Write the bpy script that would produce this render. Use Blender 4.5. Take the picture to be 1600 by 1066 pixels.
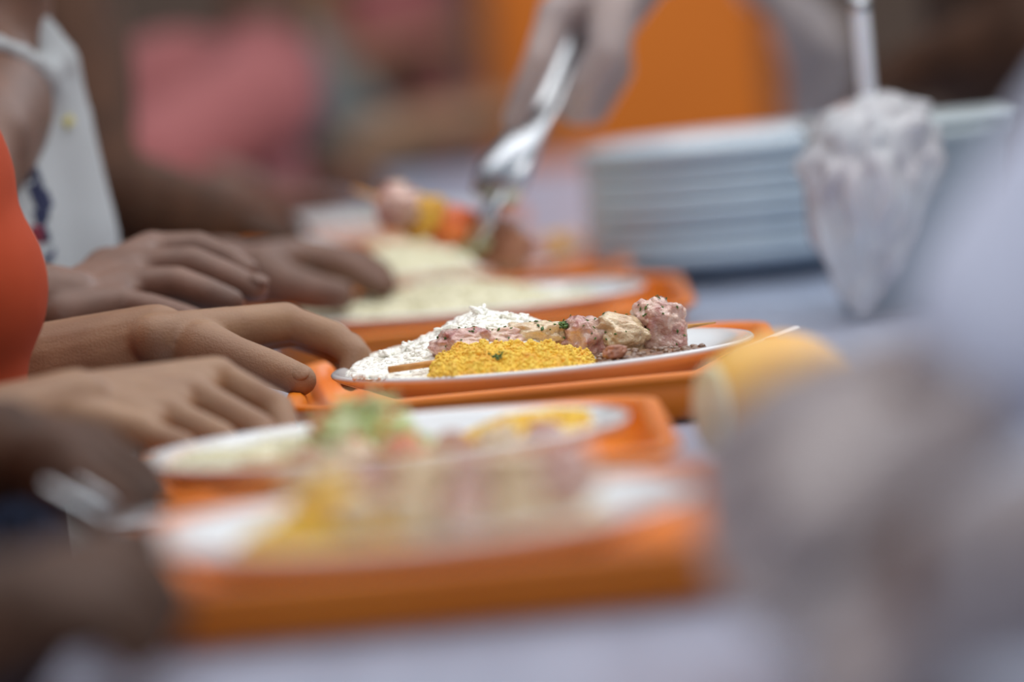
import bpy, math, random
import numpy as np
from mathutils import Vector, Matrix, noise
from mathutils.bvhtree import BVHTree

random.seed(7); np.random.seed(7)
for o in list(bpy.data.objects): bpy.data.objects.remove(o)
S = bpy.context.scene
COL = S.collection
V = Vector

# ------------------------------------------------------------------ camera
F_PX = 8889.0
CAM = V((0, 0, 1.238)); PITCH = math.atan(645 / F_PX); ROLL = math.radians(5.5)
FW = V((0, math.cos(PITCH), -math.sin(PITCH)))
R0 = V((1, 0, 0)); U0 = R0.cross(FW)
CR = math.cos(ROLL) * R0 - math.sin(ROLL) * U0
CU = math.cos(ROLL) * U0 + math.sin(ROLL) * R0
cd = bpy.data.cameras.new('camera'); cam = bpy.data.objects.new('camera', cd); COL.objects.link(cam)
cam.matrix_world = Matrix(((CR.x, CU.x, -FW.x, CAM.x), (CR.y, CU.y, -FW.y, CAM.y), (CR.z, CU.z, -FW.z, CAM.z), (0, 0, 0, 1)))
cd.sensor_width = 36; cd.lens = 200; cd.clip_start = .05; cd.clip_end = 100
cd.dof.use_dof = True; cd.dof.focus_distance = 3.32; cd.dof.aperture_fstop = 2.8
S.camera = cam

def P(px, py, d):
    """world point seen at pixel (px, py) of the 1600x1066 frame, d metres down the line"""
    return CAM + (FW + CR * ((px - 800) / F_PX) + CU * (-(py - 533) / F_PX)) * d

# ------------------------------------------------------------------ world, light, exposure
w = bpy.data.worlds.new('hall_light'); S.world = w; w.use_nodes = True
bg = w.node_tree.nodes['Background']; bg.inputs[0].default_value = (.80, .88, 1, 1); bg.inputs[1].default_value = .52
def area(name, loc, target, size, sy, power, col):
    l = bpy.data.lights.new(name, 'AREA'); l.shape = 'RECTANGLE'; l.size = size; l.size_y = sy; l.energy = power; l.color = col
    o = bpy.data.objects.new(name, l); COL.objects.link(o); o.location = loc
    o.rotation_euler = (V(target) - V(loc)).to_track_quat('-Z', 'Y').to_euler(); return o
area('ceiling_lamp', (.5, 3.6, 3.0), (0, 3.5, 1), 1.8, 4.0, 60, (1, .98, .95))
area('daylight_lamp', (2.0, 6.4, 2.9), (0, 3.6, 1), 1.6, 2.2, 34, (.86, .93, 1))
area('front_fill', (.5, .3, 2.9), (0, 2.8, 1), 1.2, 1.2, 20, (1, .96, .92))  # added unseen fill that brightens surfaces facing the camera
area('far_fill', (0, 6.6, 3.1), (0, 7.6, 1), 1.6, 1.2, 24, (1, .96, .9))  # added unseen fill to lift the orange pillar and far customers
S.view_settings.view_transform = 'Standard'; S.view_settings.look = 'None'
S.view_settings.exposure = 0.0; S.view_settings.gamma = 1; S.view_settings.use_curve_mapping = False
S.cycles.use_denoising = True
S.cycles.max_bounces = 8

# ------------------------------------------------------------------ materials
def lin(c):
    return tuple(((x / 255) / 12.92 if x / 255 <= .04045 else ((x / 255 + .055) / 1.055) ** 2.4) for x in c) + (1,)
def mat(name, col, rough=.5, metal=0, col2=None, scale=30, bump=0, bscale=200, sss=0, coat=0, spec=.5, detail=3, lo=.35, hi=.65, trans=0, alpha=1, sssr=(.01, .004, .002), aniso=None):
    m = bpy.data.materials.new(name); m.use_nodes = True
    nt = m.node_tree; b = nt.nodes['Principled BSDF']
    b.inputs['Base Color'].default_value = lin(col); b.inputs['Roughness'].default_value = rough; b.inputs['Metallic'].default_value = metal
    b.inputs['Specular IOR Level'].default_value = spec
    if sss:
        b.inputs['Subsurface Weight'].default_value = sss; b.inputs['Subsurface Radius'].default_value = (1, .4, .2); b.inputs['Subsurface Scale'].default_value = sssr[0]
    if coat: b.inputs['Coat Weight'].default_value = coat; b.inputs['Coat Roughness'].default_value = .08
    if trans: b.inputs['Transmission Weight'].default_value = trans
    if alpha < 1: b.inputs['Alpha'].default_value = alpha
    tc = nt.nodes.new('ShaderNodeTexCoord')
    src = tc.outputs['Object']
    if aniso:
        mp = nt.nodes.new('ShaderNodeMapping'); mp.inputs['Scale'].default_value = aniso; nt.links.new(src, mp.inputs[0]); src = mp.outputs[0]
    if col2:
        n = nt.nodes.new('ShaderNodeTexNoise'); n.inputs['Scale'].default_value = scale; n.inputs['Detail'].default_value = detail
        nt.links.new(src, n.inputs['Vector'])
        r = nt.nodes.new('ShaderNodeValToRGB'); r.color_ramp.elements[0].position = lo; r.color_ramp.elements[1].position = hi
        r.color_ramp.elements[0].color = lin(col); r.color_ramp.elements[1].color = lin(col2)
        nt.links.new(n.outputs['Fac'], r.inputs[0]); nt.links.new(r.outputs[0], b.inputs['Base Color'])
    if bump:
        n = nt.nodes.new('ShaderNodeTexNoise'); n.inputs['Scale'].default_value = bscale; n.inputs['Detail'].default_value = 4
        nt.links.new(src, n.inputs['Vector'])
        bp = nt.nodes.new('ShaderNodeBump'); bp.inputs['Strength'].default_value = bump; bp.inputs['Distance'].default_value = .002
        nt.links.new(n.outputs['Fac'], bp.inputs['Height']); nt.links.new(bp.outputs[0], b.inputs['Normal'])
    return m

M = {}
M['steel_counter'] = mat('counter_steel', (168, 178, 200), .36, .1, (156, 166, 188), 6, .05, 60, aniso=(8, 1, 8))
M['steel'] = mat('bright_steel', (205, 208, 212), .22, .95, (170, 174, 180), 14)
M['orange_tray'] = mat('orange_tray_plastic', (230, 128, 26), .32, 0, (224, 119, 20), 9, .06, 500, sss=.05, sssr=(.004,))
M['plate'] = mat('white_glazed_plate', (232, 234, 235), .12, 0, (226, 229, 232), 6, coat=.3)
M['cool_lit_plate'] = mat('white_plate_cool_lit', (196, 212, 224), .2, 0, (188, 206, 220), 6, coat=.2)  # white stack plates with the blue of cool light put into the colour
M['tub'] = mat('pale_grey_green_plastic', (190, 202, 206), .35, 0, (182, 195, 200), 8)
M['rice'] = mat('cooked_rice', (252, 252, 246), .42, 0, (246, 244, 232), 55, spec=.4, coat=.15)
M['rice_cream'] = mat('rice_cream', (238, 234, 208), .5, 0, (226, 220, 188), 40)
M['farofa'] = mat('yellow_farofa', (246, 206, 84), .7, 0, (238, 170, 70), 90, .2, 900, sss=.2, sssr=(.003,), lo=.5, hi=.8)
M['pork'] = mat('cooked_pork', (178, 112, 102), .2, 0, (226, 192, 174), 90, .8, 420, sss=.15, coat=.9, sssr=(.004,), lo=.36, hi=.62)
M['chicken'] = mat('cooked_chicken', (226, 200, 160), .28, 0, (196, 158, 118), 80, .8, 380, sss=.15, coat=.9, sssr=(.004,), lo=.48, hi=.75)
M['fat'] = mat('pale_fat', (232, 208, 190), .3, 0, (206, 160, 146), 110, .5, 500, sss=.25, coat=.4, sssr=(.004,))
M['dark_meat'] = mat('browned_meat', (150, 92, 66), .35, 0, (190, 130, 100), 70, .4, 400, coat=.3)
M['herb'] = mat('chopped_parsley', (88, 124, 40), .5, 0, (46, 78, 28), 500, .3, 900)
M['pepper'] = mat('yellow_pepper', (226, 176, 40), .3, 0, (206, 140, 30), 60, coat=.3)
M['carrot'] = mat('orange_pepper', (232, 120, 34), .3, 0, (220, 96, 30), 60, coat=.3)
M['onion'] = mat('translucent_onion', (214, 214, 178), .3, 0, (170, 188, 120), 60)
M['lettuce'] = mat('shredded_lettuce', (196, 214, 140), .45, 0, (224, 232, 184), 90, .3, 300, sss=.15, sssr=(.003,))
M['tomato'] = mat('diced_tomato', (206, 84, 44), .3, 0, (224, 120, 60), 80)
M['sauce'] = mat('brown_gravy', (134, 96, 66), .12, 0, (110, 74, 50), 160, .4, 350, coat=.6)
M['wood'] = mat('bamboo_stick', (214, 158, 84), .55, 0, (188, 128, 62), 30, .2, 300, aniso=(1, 12, 12))
M['white_plastic'] = mat('white_plastic', (226, 228, 234), .3, 0, (218, 220, 228), 10, sss=.1, sssr=(.004,))
M['skin_tan'] = mat('tan_skin', (152, 116, 86), .55, 0, (134, 97, 70), 26, .22, 700, sss=.12, sssr=(.006,))
M['skin_brown'] = mat('brown_skin', (118, 84, 68), .5, 0, (98, 68, 54), 26, .25, 650, sss=.1, sssr=(.006,))
M['skin_dark'] = mat('dark_brown_skin', (80, 50, 32), .7, 0, (62, 38, 24), 22, .2, 600, spec=.25, sss=.08, sssr=(.006,))
M['nail'] = mat('finger_nail', (226, 176, 160), .25, 0, (216, 164, 148), 50)
M['hair'] = mat('black_hair', (28, 22, 20), .5, 0, (44, 32, 26), 90, .5, 300, aniso=(6, 6, 1))
M['lips'] = mat('lip_skin', (120, 62, 54), .4)
M['orange_cloth'] = mat('orange_knit', (184, 76, 44), .85, 0, (174, 68, 38), 8, .25, 1200, spec=.2)
M['white_cloth'] = mat('white_knit', (180, 184, 186), .85, 0, (172, 176, 180), 8, .25, 1000, spec=.2)
M['pink_cloth'] = mat('pink_knit', (172, 106, 106), .85, 0, (156, 92, 92), 5, .2, 900, spec=.2)
M['grey_cloth'] = mat('grey_green_knit', (112, 116, 114), .85, 0, (96, 102, 101), 5, .2, 900, spec=.2)
M['dark_cloth'] = mat('charcoal_cloth', (54, 52, 56), .9, 0, (42, 40, 44), 8, .2, 900, spec=.2)
M['brown_cloth'] = mat('brown_cloth', (92, 70, 58), .9, 0, (76, 58, 48), 8, .2, 900, spec=.2)
M['lavender_cloth'] = mat('pale_lavender_cloth', (222, 226, 244), .85, 0, (212, 216, 236), 6, .2, 900, spec=.2)
M['denim'] = mat('dark_denim', (44, 52, 74), .9, 0, (36, 42, 60), 60, .2, 900, spec=.2)
M['print_navy'] = mat('navy_print', (52, 58, 92), .8)
M['print_red'] = mat('dark_red_print', (140, 44, 62), .8)
M['print_yellow'] = mat('yellow_print', (206, 196, 120), .8)
M['fruit'] = mat('yellow_peel', (240, 188, 88), .42, 0, (232, 170, 74), 18, .2, 500, sss=.1, sssr=(.004,))
M['pith'] = mat('cream_pith', (240, 234, 200), .5, 0, (226, 222, 176), 60, .2, 400)
M['orange_paint'] = mat('orange_wall_paint', (240, 132, 26), .55, 0, (230, 122, 22), 2.5, .1, 60)
M['wall'] = mat('warm_grey_wall_paint', (150, 128, 112), .8, 0, (138, 116, 102), 1.4, .1, 40)
M['floor'] = mat('grey_floor', (120, 112, 104), .5, 0, (104, 98, 92), 3)
M['rubber'] = mat('black_rubber', (30, 30, 32), .7)

def glove_mat(name, alpha, col=(226, 222, 226)):
    m = mat(name, col, .28, 0, (212, 206, 212), 20, .35, 90, coat=.2)
    m.node_tree.nodes['Principled BSDF'].inputs['Alpha'].default_value = alpha
    return m
M['glove'] = glove_mat('thin_clear_glove', .40, (240, 228, 228))
M['clear_bag'] = glove_mat('crumpled_clear_film', .62, (236, 240, 243)); M['clear_bag'].node_tree.nodes['Principled BSDF'].inputs['Roughness'].default_value = .16

# ------------------------------------------------------------------ mesh helpers
def tag(o, label=None, cat=None, group=None, kind=None):
    if label: o['label'] = label
    if cat: o['category'] = cat
    if group: o['group'] = group
    if kind: o['kind'] = kind
    return o
def empty(name, loc, label, cat, group=None):
    o = bpy.data.objects.new(name, None); COL.objects.link(o); o.location = loc; o.empty_display_size = .05
    return tag(o, label, cat, group)
def link(name, me, m, parent=None, smooth=True, kind=None):
    if not isinstance(m, (list, tuple)): m = [m]
    me.materials.clear()
    for x in m: me.materials.append(M[x])
    if smooth: me.shade_smooth()
    o = bpy.data.objects.new(name, me); COL.objects.link(o)
    if parent is not None:
        me.transform(Matrix.Translation(-parent_world(parent))); o.parent = parent
    if kind: o['kind'] = kind
    return o
def parent_world(p):
    t = V((0, 0, 0))
    while p is not None: t += p.location; p = p.parent
    return t

class MB:
    def __init__(s): s.v = []; s.f = []; s.m = []
    def add(s, vs, fs, mi=0):
        k = len(s.v); s.v += [tuple(x) for x in vs]; s.f += [tuple(i + k for i in f) for f in fs]; s.m += [mi] * len(fs); return s
    def mesh(s, name='mesh'):
        me = bpy.data.meshes.new(name); me.from_pydata(s.v, [], s.f)
        me.polygons.foreach_set('material_index', s.m); me.update(); return me
    def build(s, name, m, parent=None, smooth=True, kind=None):
        return link(name, s.mesh(name), m, parent, smooth, kind)

def box(mb, c, d, mi=0, bev=.0, rot=0):
    c = V(c); hx, hy, hz = d[0] / 2, d[1] / 2, d[2] / 2
    vs = []; b = bev
    if b <= 0:
        pts = [(x, y, z) for z in (-hz, hz) for x, y in ((-hx, -hy), (hx, -hy), (hx, hy), (-hx, hy))]
        fs = [(0, 3, 2, 1), (4, 5, 6, 7)] + [(i, (i + 1) % 4, (i + 1) % 4 + 4, i + 4) for i in range(4)]
    else:
        pts = []
        for z, i in ((-hz, b), (-hz + b, 0), (hz - b, 0), (hz, b)):
            for sx, sy in ((-1, -1), (1, -1), (1, 1), (-1, 1)):
                X, Y = hx - i, hy - i
                if sx * sy > 0: pts += [(sx * (X), sy * (Y - b), z), (sx * (X - b), sy * Y, z)] if True else 0
                else: pts += [(sx * (X - b), sy * Y, z), (sx * X, sy * (Y - b), z)]
        # order around: (-1,-1): (-X,-Y+b),(-X+b,-Y); (1,-1): (X-b,-Y),(X,-Y+b); (1,1): (X,Y-b),(X-b,Y); (-1,1): (-X+b,Y),(-X,Y-b)
        fs = [tuple(range(7, -1, -1)), tuple(range(24, 32))]
        for k in range(3):
            for i in range(8): fs.append((k * 8 + i, k * 8 + (i + 1) % 8, k * 8 + 8 + (i + 1) % 8, k * 8 + 8 + i))
    R = Matrix.Rotation(rot, 3, 'Z')
    mb.add([c + R @ V(p) for p in pts], fs, mi); return mb

def frame_of(a):
    a = V(a).normalized(); t = V((0, 0, 1)) if abs(a.z) < .9 else V((1, 0, 0))
    u = a.cross(t).normalized(); return u, a.cross(u).normalized()
def tube(mb, pts, r, n=12, mi=0, flat=1.0, side=None, caps=True):
    """tube through pts; r number or list; flat squashes it along the second frame axis"""
    pts = [V(p) for p in pts]; rs = r if isinstance(r, (list, tuple)) else [r] * len(pts)
    vs = []; fs = []; N = len(pts); u = None
    for i, p in enumerate(pts):
        a = (pts[min(i + 1, N - 1)] - pts[max(i - 1, 0)]).normalized()
        if side is not None: u = (V(side) - a * V(side).dot(a)).normalized(); w_ = a.cross(u)
        elif u is None: u, w_ = frame_of(a)
        else: u = (u - a * u.dot(a)).normalized(); w_ = a.cross(u)
        for k in range(n):
            t = 2 * math.pi * k / n; vs.append(p + u * math.cos(t) * rs[i] + w_ * math.sin(t) * rs[i] * flat)
    for i in range(N - 1):
        for k in range(n): fs.append((i * n + k, i * n + (k + 1) % n, (i + 1) * n + (k + 1) % n, (i + 1) * n + k))
    if caps: fs += [tuple(range(n - 1, -1, -1)), tuple(range((N - 1) * n, N * n))]
    mb.add(vs, fs, mi); return mb
def capsule(mb, a, ra, b, rb, n=16, mi=0, flat_ends=False):
    a = V(a); b = V(b); ax = (b - a); L = ax.length
    if L < 1e-6: ax = V((0, 0, 1)); L = 1e-6
    ax.normalize(); pts = []; rs = []
    if flat_ends: pts = [a, a, b, b]; rs = [ra * .01, ra, rb, rb * .01]
    else:
        for t in (88, 65, 42, 20): pts.append(a - ax * ra * math.sin(math.radians(t))); rs.append(ra * math.cos(math.radians(t)))
        pts += [a, b]; rs += [ra, rb]
        for t in (20, 42, 65, 88): pts.append(b + ax * rb * math.sin(math.radians(t))); rs.append(rb * math.cos(math.radians(t)))
    u, w_ = frame_of(ax); vs = []; fs = []
    for p, r in zip(pts, rs):
        for k in range(n):
            t = 2 * math.pi * k / n; vs.append(p + (u * math.cos(t) + w_ * math.sin(t)) * r)
    N = len(pts)
    for i in range(N - 1):
        for k in range(n): fs.append((i * n + k, i * n + (k + 1) % n, (i + 1) * n + (k + 1) % n, (i + 1) * n + k))
    fs += [tuple(range(n - 1, -1, -1)), tuple(range((N - 1) * n, N * n))]
    mb.add(vs, fs, mi)
def ico(sub):
    t = (1 + 5 ** .5) / 2
    v = [V(p).normalized() for p in [(-1, t, 0), (1, t, 0), (-1, -t, 0), (1, -t, 0), (0, -1, t), (0, 1, t), (0, -1, -t), (0, 1, -t), (t, 0, -1), (t, 0, 1), (-t, 0, -1), (-t, 0, 1)]]
    f = [(0, 11, 5), (0, 5, 1), (0, 1, 7), (0, 7, 10), (0, 10, 11), (1, 5, 9), (5, 11, 4), (11, 10, 2), (10, 7, 6), (7, 1, 8), (3, 9, 4), (3, 4, 2), (3, 2, 6), (3, 6, 8), (3, 8, 9), (4, 9, 5), (2, 4, 11), (6, 2, 10), (8, 6, 7), (9, 8, 1)]
    for _ in range(sub):
        c = {}; nf = []
        def mid(a, b):
            k = (min(a, b), max(a, b))
            if k not in c: v.append((v[a] + v[b]).normalized()); c[k] = len(v) - 1
            return c[k]
        for a, b, d in f:
            x, y, z = mid(a, b), mid(b, d), mid(d, a); nf += [(a, x, z), (b, y, x), (d, z, y), (x, y, z)]
        f = nf
    return v, f
ICO = {k: ico(k) for k in range(5)}
def ellipsoid(mb, c, r, rot=None, sub=2, mi=0):
    v, f = ICO[sub]; c = V(c); R = rot if rot is not None else Matrix.Identity(3)
    mb.add([c + R @ V((p.x * r[0], p.y * r[1], p.z * r[2])) for p in v], f, mi)
def lathe(mb, prof, c=(0, 0, 0), n=96, mi=0, sx=1, sy=1):
    c = V(c); vs = []; fs = []
    for r, z in prof:
        for k in range(n):
            t = 2 * math.pi * k / n; vs.append(c + V((r * math.cos(t) * sx, r * math.sin(t) * sy, z)))
    for i in range(len(prof) - 1):
        for k in range(n): fs.append((i * n + k, i * n + (k + 1) % n, (i + 1) * n + (k + 1) % n, (i + 1) * n + k))
    fs += [tuple(range(n - 1, -1, -1)), tuple(range((len(prof) - 1) * n, len(prof) * n))]
    mb.add(vs, fs, mi)

def remesh(mb, voxel, smooth=4, fac=.5):
    """fuse the closed pieces in mb into one continuous skin"""
    me = mb.mesh('src'); o = bpy.data.objects.new('src', me); COL.objects.link(o)
    r = o.modifiers.new('r', 'REMESH'); r.mode = 'VOXEL'; r.voxel_size = voxel
    if smooth:
        s = o.modifiers.new('s', 'SMOOTH'); s.iterations = smooth; s.factor = fac
    dg = bpy.context.evaluated_depsgraph_get(); out = bpy.data.meshes.new_from_object(o.evaluated_get(dg))
    bpy.data.objects.remove(o); bpy.data.meshes.remove(me); return out
def join_mesh(dst, me, mi=0):
    n = len(me.vertices); co = np.empty(n * 3); me.vertices.foreach_get('co', co)
    dst.add([tuple(x) for x in co.reshape(-1, 3)], [tuple(p.vertices) for p in me.polygons], mi); bpy.data.meshes.remove(me)

# ------------------------------------------------------------------ setting
CZ = .95                                    # counter top height
RIM = CZ + .035                             # plate rim height
def structure(o, label=None): o['kind'] = 'structure'; return o
mb = MB(); box(mb, (0, 6, -.05), (9, 16, .1)); structure(mb.build('floor', 'floor', smooth=False))
mb = MB(); box(mb, (0, 12, 1.6), (9, .2, 3.2)); structure(mb.build('wall_back', 'wall', smooth=False))
mb = MB(); box(mb, (4.55, 6, 1.6), (.1, 16, 3.2)); structure(mb.build('wall_right', 'wall', smooth=False))
mb = MB(); box(mb, (-4.55, 6, 1.6), (.1, 16, 3.2)); structure(mb.build('wall_left', 'wall', smooth=False))
mb = MB(); box(mb, (0, 11.88, .06), (9, .04, .12)); structure(mb.build('baseboard_back', 'brown_cloth', smooth=False))

# serving counter: top, front panel, legs
t = empty('serving_counter', (.20, 4.2, 0), 'long brushed steel serving counter carrying the trays and plates', 'counter')
mb = MB(); box(mb, (.112, 4.15, CZ - .02), (.636, 5.4, .04), bev=.006); mb.build('worktop', 'steel_counter', t, False)
mb = MB(); box(mb, (.13, 4.15, .52), (.50, 5.2, .80), bev=.01); mb.build('cabinet', 'steel_counter', t, False)
mb = MB(); box(mb, (.13, 4.15, .06), (.44, 5.1, .12)); mb.build('plinth', 'rubber', t, False)

# orange pillar with dark foot
t = empty('pillar', (.205, 8.3, 0), 'square pillar painted bright orange behind the serving line', 'pillar')
mb = MB(); box(mb, (.205, 8.3, 1.65), (.40, .40, 3.1), bev=.012); mb.build('shaft', 'orange_paint', t, False)
mb = MB(); box(mb, (.205, 8.3, .05), (.44, .44, .1), bev=.01); mb.build('plinth', 'rubber', t, False)

# ------------------------------------------------------------------ trays
def rrect(hx, hy, r, n=10):
    pts = []
    for cx, cy, a0 in ((hx - r, hy - r, 0), (-hx + r, hy - r, 90), (-hx + r, -hy + r, 180), (hx - r, -hy + r, 270)):
        for i in range(n + 1):
            a = math.radians(a0 + 90 * i / n); pts.append((cx + r * math.cos(a), cy + r * math.sin(a)))
    return pts
TRAY_H = .030
def tray_mesh(hx, hy):
    prof = [(-.030, .0), (-.020, 0), (-.013, .004), (-.008, .018), (-.006, .0245), (-.0005, .0245), (0, .0265), (-.001, .0286), (-.004, .029), (-.008, .0284), (-.0105, .026), (-.0125, .019), (-.0175, .0080), (-.024, .0062), (-.034, .006)]
    mb = MB(); n = 44; vs = []; fs = []
    for off, z in prof:
        vs += [(x, y, z) for x, y in rrect(hx + off, hy + off, max(.055 + off, .01))]
    for i in range(len(prof) - 1):
        for k in range(n): fs.append((i * n + k, i * n + (k + 1) % n, (i + 1) * n + (k + 1) % n, (i + 1) * n + k))
    fs += [tuple(range(n - 1, -1, -1)), tuple(range((len(prof) - 1) * n, len(prof) * n))]
    mb.add(vs, fs); return mb
def tray(cx, y0, y1, wx, label, rot=0):
    me = tray_mesh(wx / 2, (y1 - y0) / 2).mesh('serving_tray')
    o = link('serving_tray', me, 'orange_tray'); o.location = (cx, (y0 + y1) / 2, CZ + .0005); o.rotation_euler.z = rot
    return tag(o, label, 'tray', 'orange trays along the counter')
tray(-.040, 2.335, 2.690, .300, 'orange plastic tray nearest the camera, its blurred front wall facing us')
tray(-.062, 2.735, 3.090, .278, 'orange plastic tray under the salad plate, behind the nearest tray', .01)
tray(.0125, 3.193, 3.565, .292, 'orange plastic tray under the sharp plate with rice and skewer', -.01)
tray(-.020, 3.750, 4.115, .292, 'orange plastic tray under the flat rice plate behind the sharp plate')
tray(-.052, 4.195, 4.560, .292, 'orange plastic tray under the rice plate below the tongs', .01)
tray(-.125, 4.93, 5.30, .292, 'farthest orange plastic tray, pale and blurred beyond the tongs')

# ------------------------------------------------------------------ plates
PR = .125
PROF = [(.0, .0), (.066, 0), (.070, -.0), (.074, .003), (.082, .008), (.112, .0185), (.123, .0225), (.1250, .0240), (.1252, .0252), (.1240, .0262), (.1215, .0262), (.111, .0225), (.084, .0125), (.074, .0075), (.064, .0062), (.001, .006)]
plate_me = None
def plate_at(cx, cy, label, group='white dinner plates on the trays', r=PR, z=None):
    global plate_me
    if plate_me is None:
        mb = MB(); lathe(mb, [(max(a, .0005), b * 1.15) for a, b in PROF]); plate_me = mb.mesh('dinner_plate'); plate_me.materials.append(M['plate']); plate_me.shade_smooth()
    o = bpy.data.objects.new('dinner_plate', plate_me); COL.objects.link(o); o.location = (cx, cy, CZ + .0069 if z is None else z)
    return tag(o, label, 'plate', group)
PL = [(-.050, 2.485), (-.069, 2.885), (.017, 3.34), (-.030, 3.90), (-.060, 4.345), (-.125, 5.12)]
PLL = ['nearest white plate, heavily blurred, holding farofa and meat', 'white plate with salad heap, second from the camera',
       'sharp white plate in focus with rice, farofa and skewer', 'white plate of flat cream rice behind the sharp plate',
       'white plate with heaped rice under the tongs', 'farthest white plate with a blurred rim beyond the tongs']
for (x, y), l in zip(PL, PLL): plate_at(x, y, l)
PZ0 = CZ + .0069                              # plate base; well floor at +.006, rim at +.026

def plate_h(r):                              # top surface height of a plate at radius r
    xs = [.0, .064, .074, .084, .111, .1215]; zs = [.0069, .0071, .0086, .0144, .0259, .0301]
    return PZ0 + float(np.interp(r, xs, zs))

# ------------------------------------------------------------------ food heaps
def mound(mb, fn, x0, x1, y0, y1, base, nx=60, ny=30, mi=0, jit=.001, js=120):
    """closed heap: height field fn(x,y)->z above base fn"""
    vs = []; fs = []; idx = {}
    for j in range(ny + 1):
        for i in range(nx + 1):
            x = x0 + (x1 - x0) * i / nx; y = y0 + (y1 - y0) * j / ny; z = fn(x, y)
            if z is not None: z += noise.noise(V((x, y, 0)) * js) * jit
            idx[i, j] = (x, y, z)
    m = {}
    def vid(i, j):
        if (i, j) not in m: x, y, z = idx[i, j]; m[i, j] = len(vs); vs.append((x, y, z if z is not None else base(x, y)))
        return m[i, j]
    for j in range(ny):
        for i in range(nx):
            if any(idx[a, b][2] is not None for a in (i, i + 1) for b in (j, j + 1)):
                fs.append((vid(i, j), vid(i + 1, j), vid(i + 1, j + 1), vid(i, j + 1)))
    mb.add(vs, fs, mi)
def scatter(mb, fn, n, x0, x1, y0, y1, size, sub, elong, mi=0, lift=.3, flatness=.5, keep=None, seed=1):
    rnd = random.Random(seed); v, f = ICO[sub]; k = 0; tries = 0
    while k < n and tries < n * 20:
        tries += 1
        x = rnd.uniform(x0, x1); y = rnd.uniform(y0, y1); z = fn(x, y)
        if z is None: continue
        s = size * rnd.uniform(.75, 1.25)
        e = rnd.uniform(-1, 1) * flatness
        d = V((math.cos(a := rnd.uniform(0, 6.28)), math.sin(a), e)).normalized(); u, w_ = frame_of(d)
        c = V((x, y, z + lift * s * rnd.uniform(-.4, 1.3)))
        if sub == 0 and elong < 1.6:
            jj = [rnd.uniform(.7, 1.3) for _ in v]
        else: jj = [1] * len(v)
        mb.add([c + (d * (p.x * s * elong) + u * (p.y * s) + w_ * (p.z * s)) * q for p, q in zip(v, jj)], f, mi)
        k += 1

def ridge_fn(pts, d, y0, w0, w1, floor, center):
    """heap whose crest follows the pixels pts at distance d; crest at y0, falling w0 toward the camera and w1 away"""
    W = [P(a, b, d) for a, b in pts]; xs = [p.x for p in W]; zs = [p.z for p in W]
    def fn(x, y):
        if x < xs[0] or x > xs[-1]: return None
        top = float(np.interp(x, xs, zs)); t = (y - y0) / (w0 if y < y0 else w1)
        if abs(t) >= 1: return None
        r = math.hypot(x - center[0], y - center[1])
        if r > .1235: return None
        b = floor(r); z = b + (top - b) * (1 - abs(t) ** 2.2) ** .8
        return z if z > b + .0006 else None
    return fn, xs[0], xs[-1]

# sharp plate: rice
C3 = PL[2]
fn, xa, xb = ridge_fn([(536, 592), (548, 582), (562, 570), (604, 558), (640, 548), (664, 532), (690, 520), (722, 500), (750, 488), (775, 494), (820, 500), (850, 511), (905, 528), (930, 545)], 3.37, 3.37, .115, .085, plate_h, C3)
mb = MB(); base3 = lambda x, y: plate_h(math.hypot(x - C3[0], y - C3[1]))
mound(mb, lambda x, y: (lambda z: None if z is None else z - .0015)(fn(x, y)), xa, xb, 3.24, 3.47, base3, 70, 60, jit=.002)
scatter(mb, fn, 4600, xa, xb, 3.235, 3.47, .0014, 1, 2.5, lift=.12, flatness=.35, seed=3)
for k in range(16):   # small clumps standing off the crest
    p = P(*random.choice([(748, 487), (752, 492), (726, 498), (664, 532), (605, 556), (640, 545), (790, 496), (815, 499), (690, 516), (580, 562)]), 3.36)
    scatter(mb, lambda x, y, p=p: p.z + random.uniform(-.001, .0016), 9, p.x - .0035, p.x + .0035, p.y - .006, p.y + .006, .00115, 1, 2.8, lift=.9, flatness=.9, seed=50 + k)
tag(mb.build('rice', 'rice'), 'heap of white cooked rice on the sharp plate in focus', 'rice', kind='stuff')
# sharp plate: farofa
fn, xa, xb = ridge_fn([(668, 588), (676, 572), (690, 558), (712, 545), (745, 541), (800, 540), (850, 541), (893, 546), (920, 560), (938, 572), (948, 578)], 3.285, 3.285, .058, .05, plate_h, C3)
mb = MB(); mound(mb, lambda x, y: (lambda z: None if z is None else z - .0008)(fn(x, y)), xa, xb, 3.225, 3.335, base3, 120, 60, jit=.006, js=150)
fl = lambda x, y: (lambda z: None if z is None else z - .0008 + noise.noise(V((x, y, 0)) * 150) * .006)(fn(x, y))
scatter(mb, fl, 9000, xa, xb, 3.225, 3.335, .00075, 0, 1.2, lift=.5, seed=5)
scatter(mb, fl, 300, xa, xb, 3.225, 3.335, .0014, 1, 1.2, lift=.2, seed=6)
tag(mb.build('farofa', 'farofa'), 'crumbly yellow farofa along the front of the sharp plate', 'farofa', kind='stuff')
# gravy pool and herb flecks
gf, ga, gb = ridge_fn([(925, 570), (945, 556), (990, 552), (1040, 549), (1080, 548), (1105, 545)], 3.275, 3.275, .052, .07, plate_h, C3)
mb = MB(); mound(mb, gf, ga, gb, 3.225, 3.345, base3, 60, 50, jit=.0016, js=220)
scatter(mb, gf, 70, ga, gb, 3.23, 3.30, .0016, 1, 1.3, lift=.1, seed=8)
tag(mb.build('gravy', 'sauce'), 'glossy brown gravy pool at the right of the sharp plate', 'gravy', kind='stuff')

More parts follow.
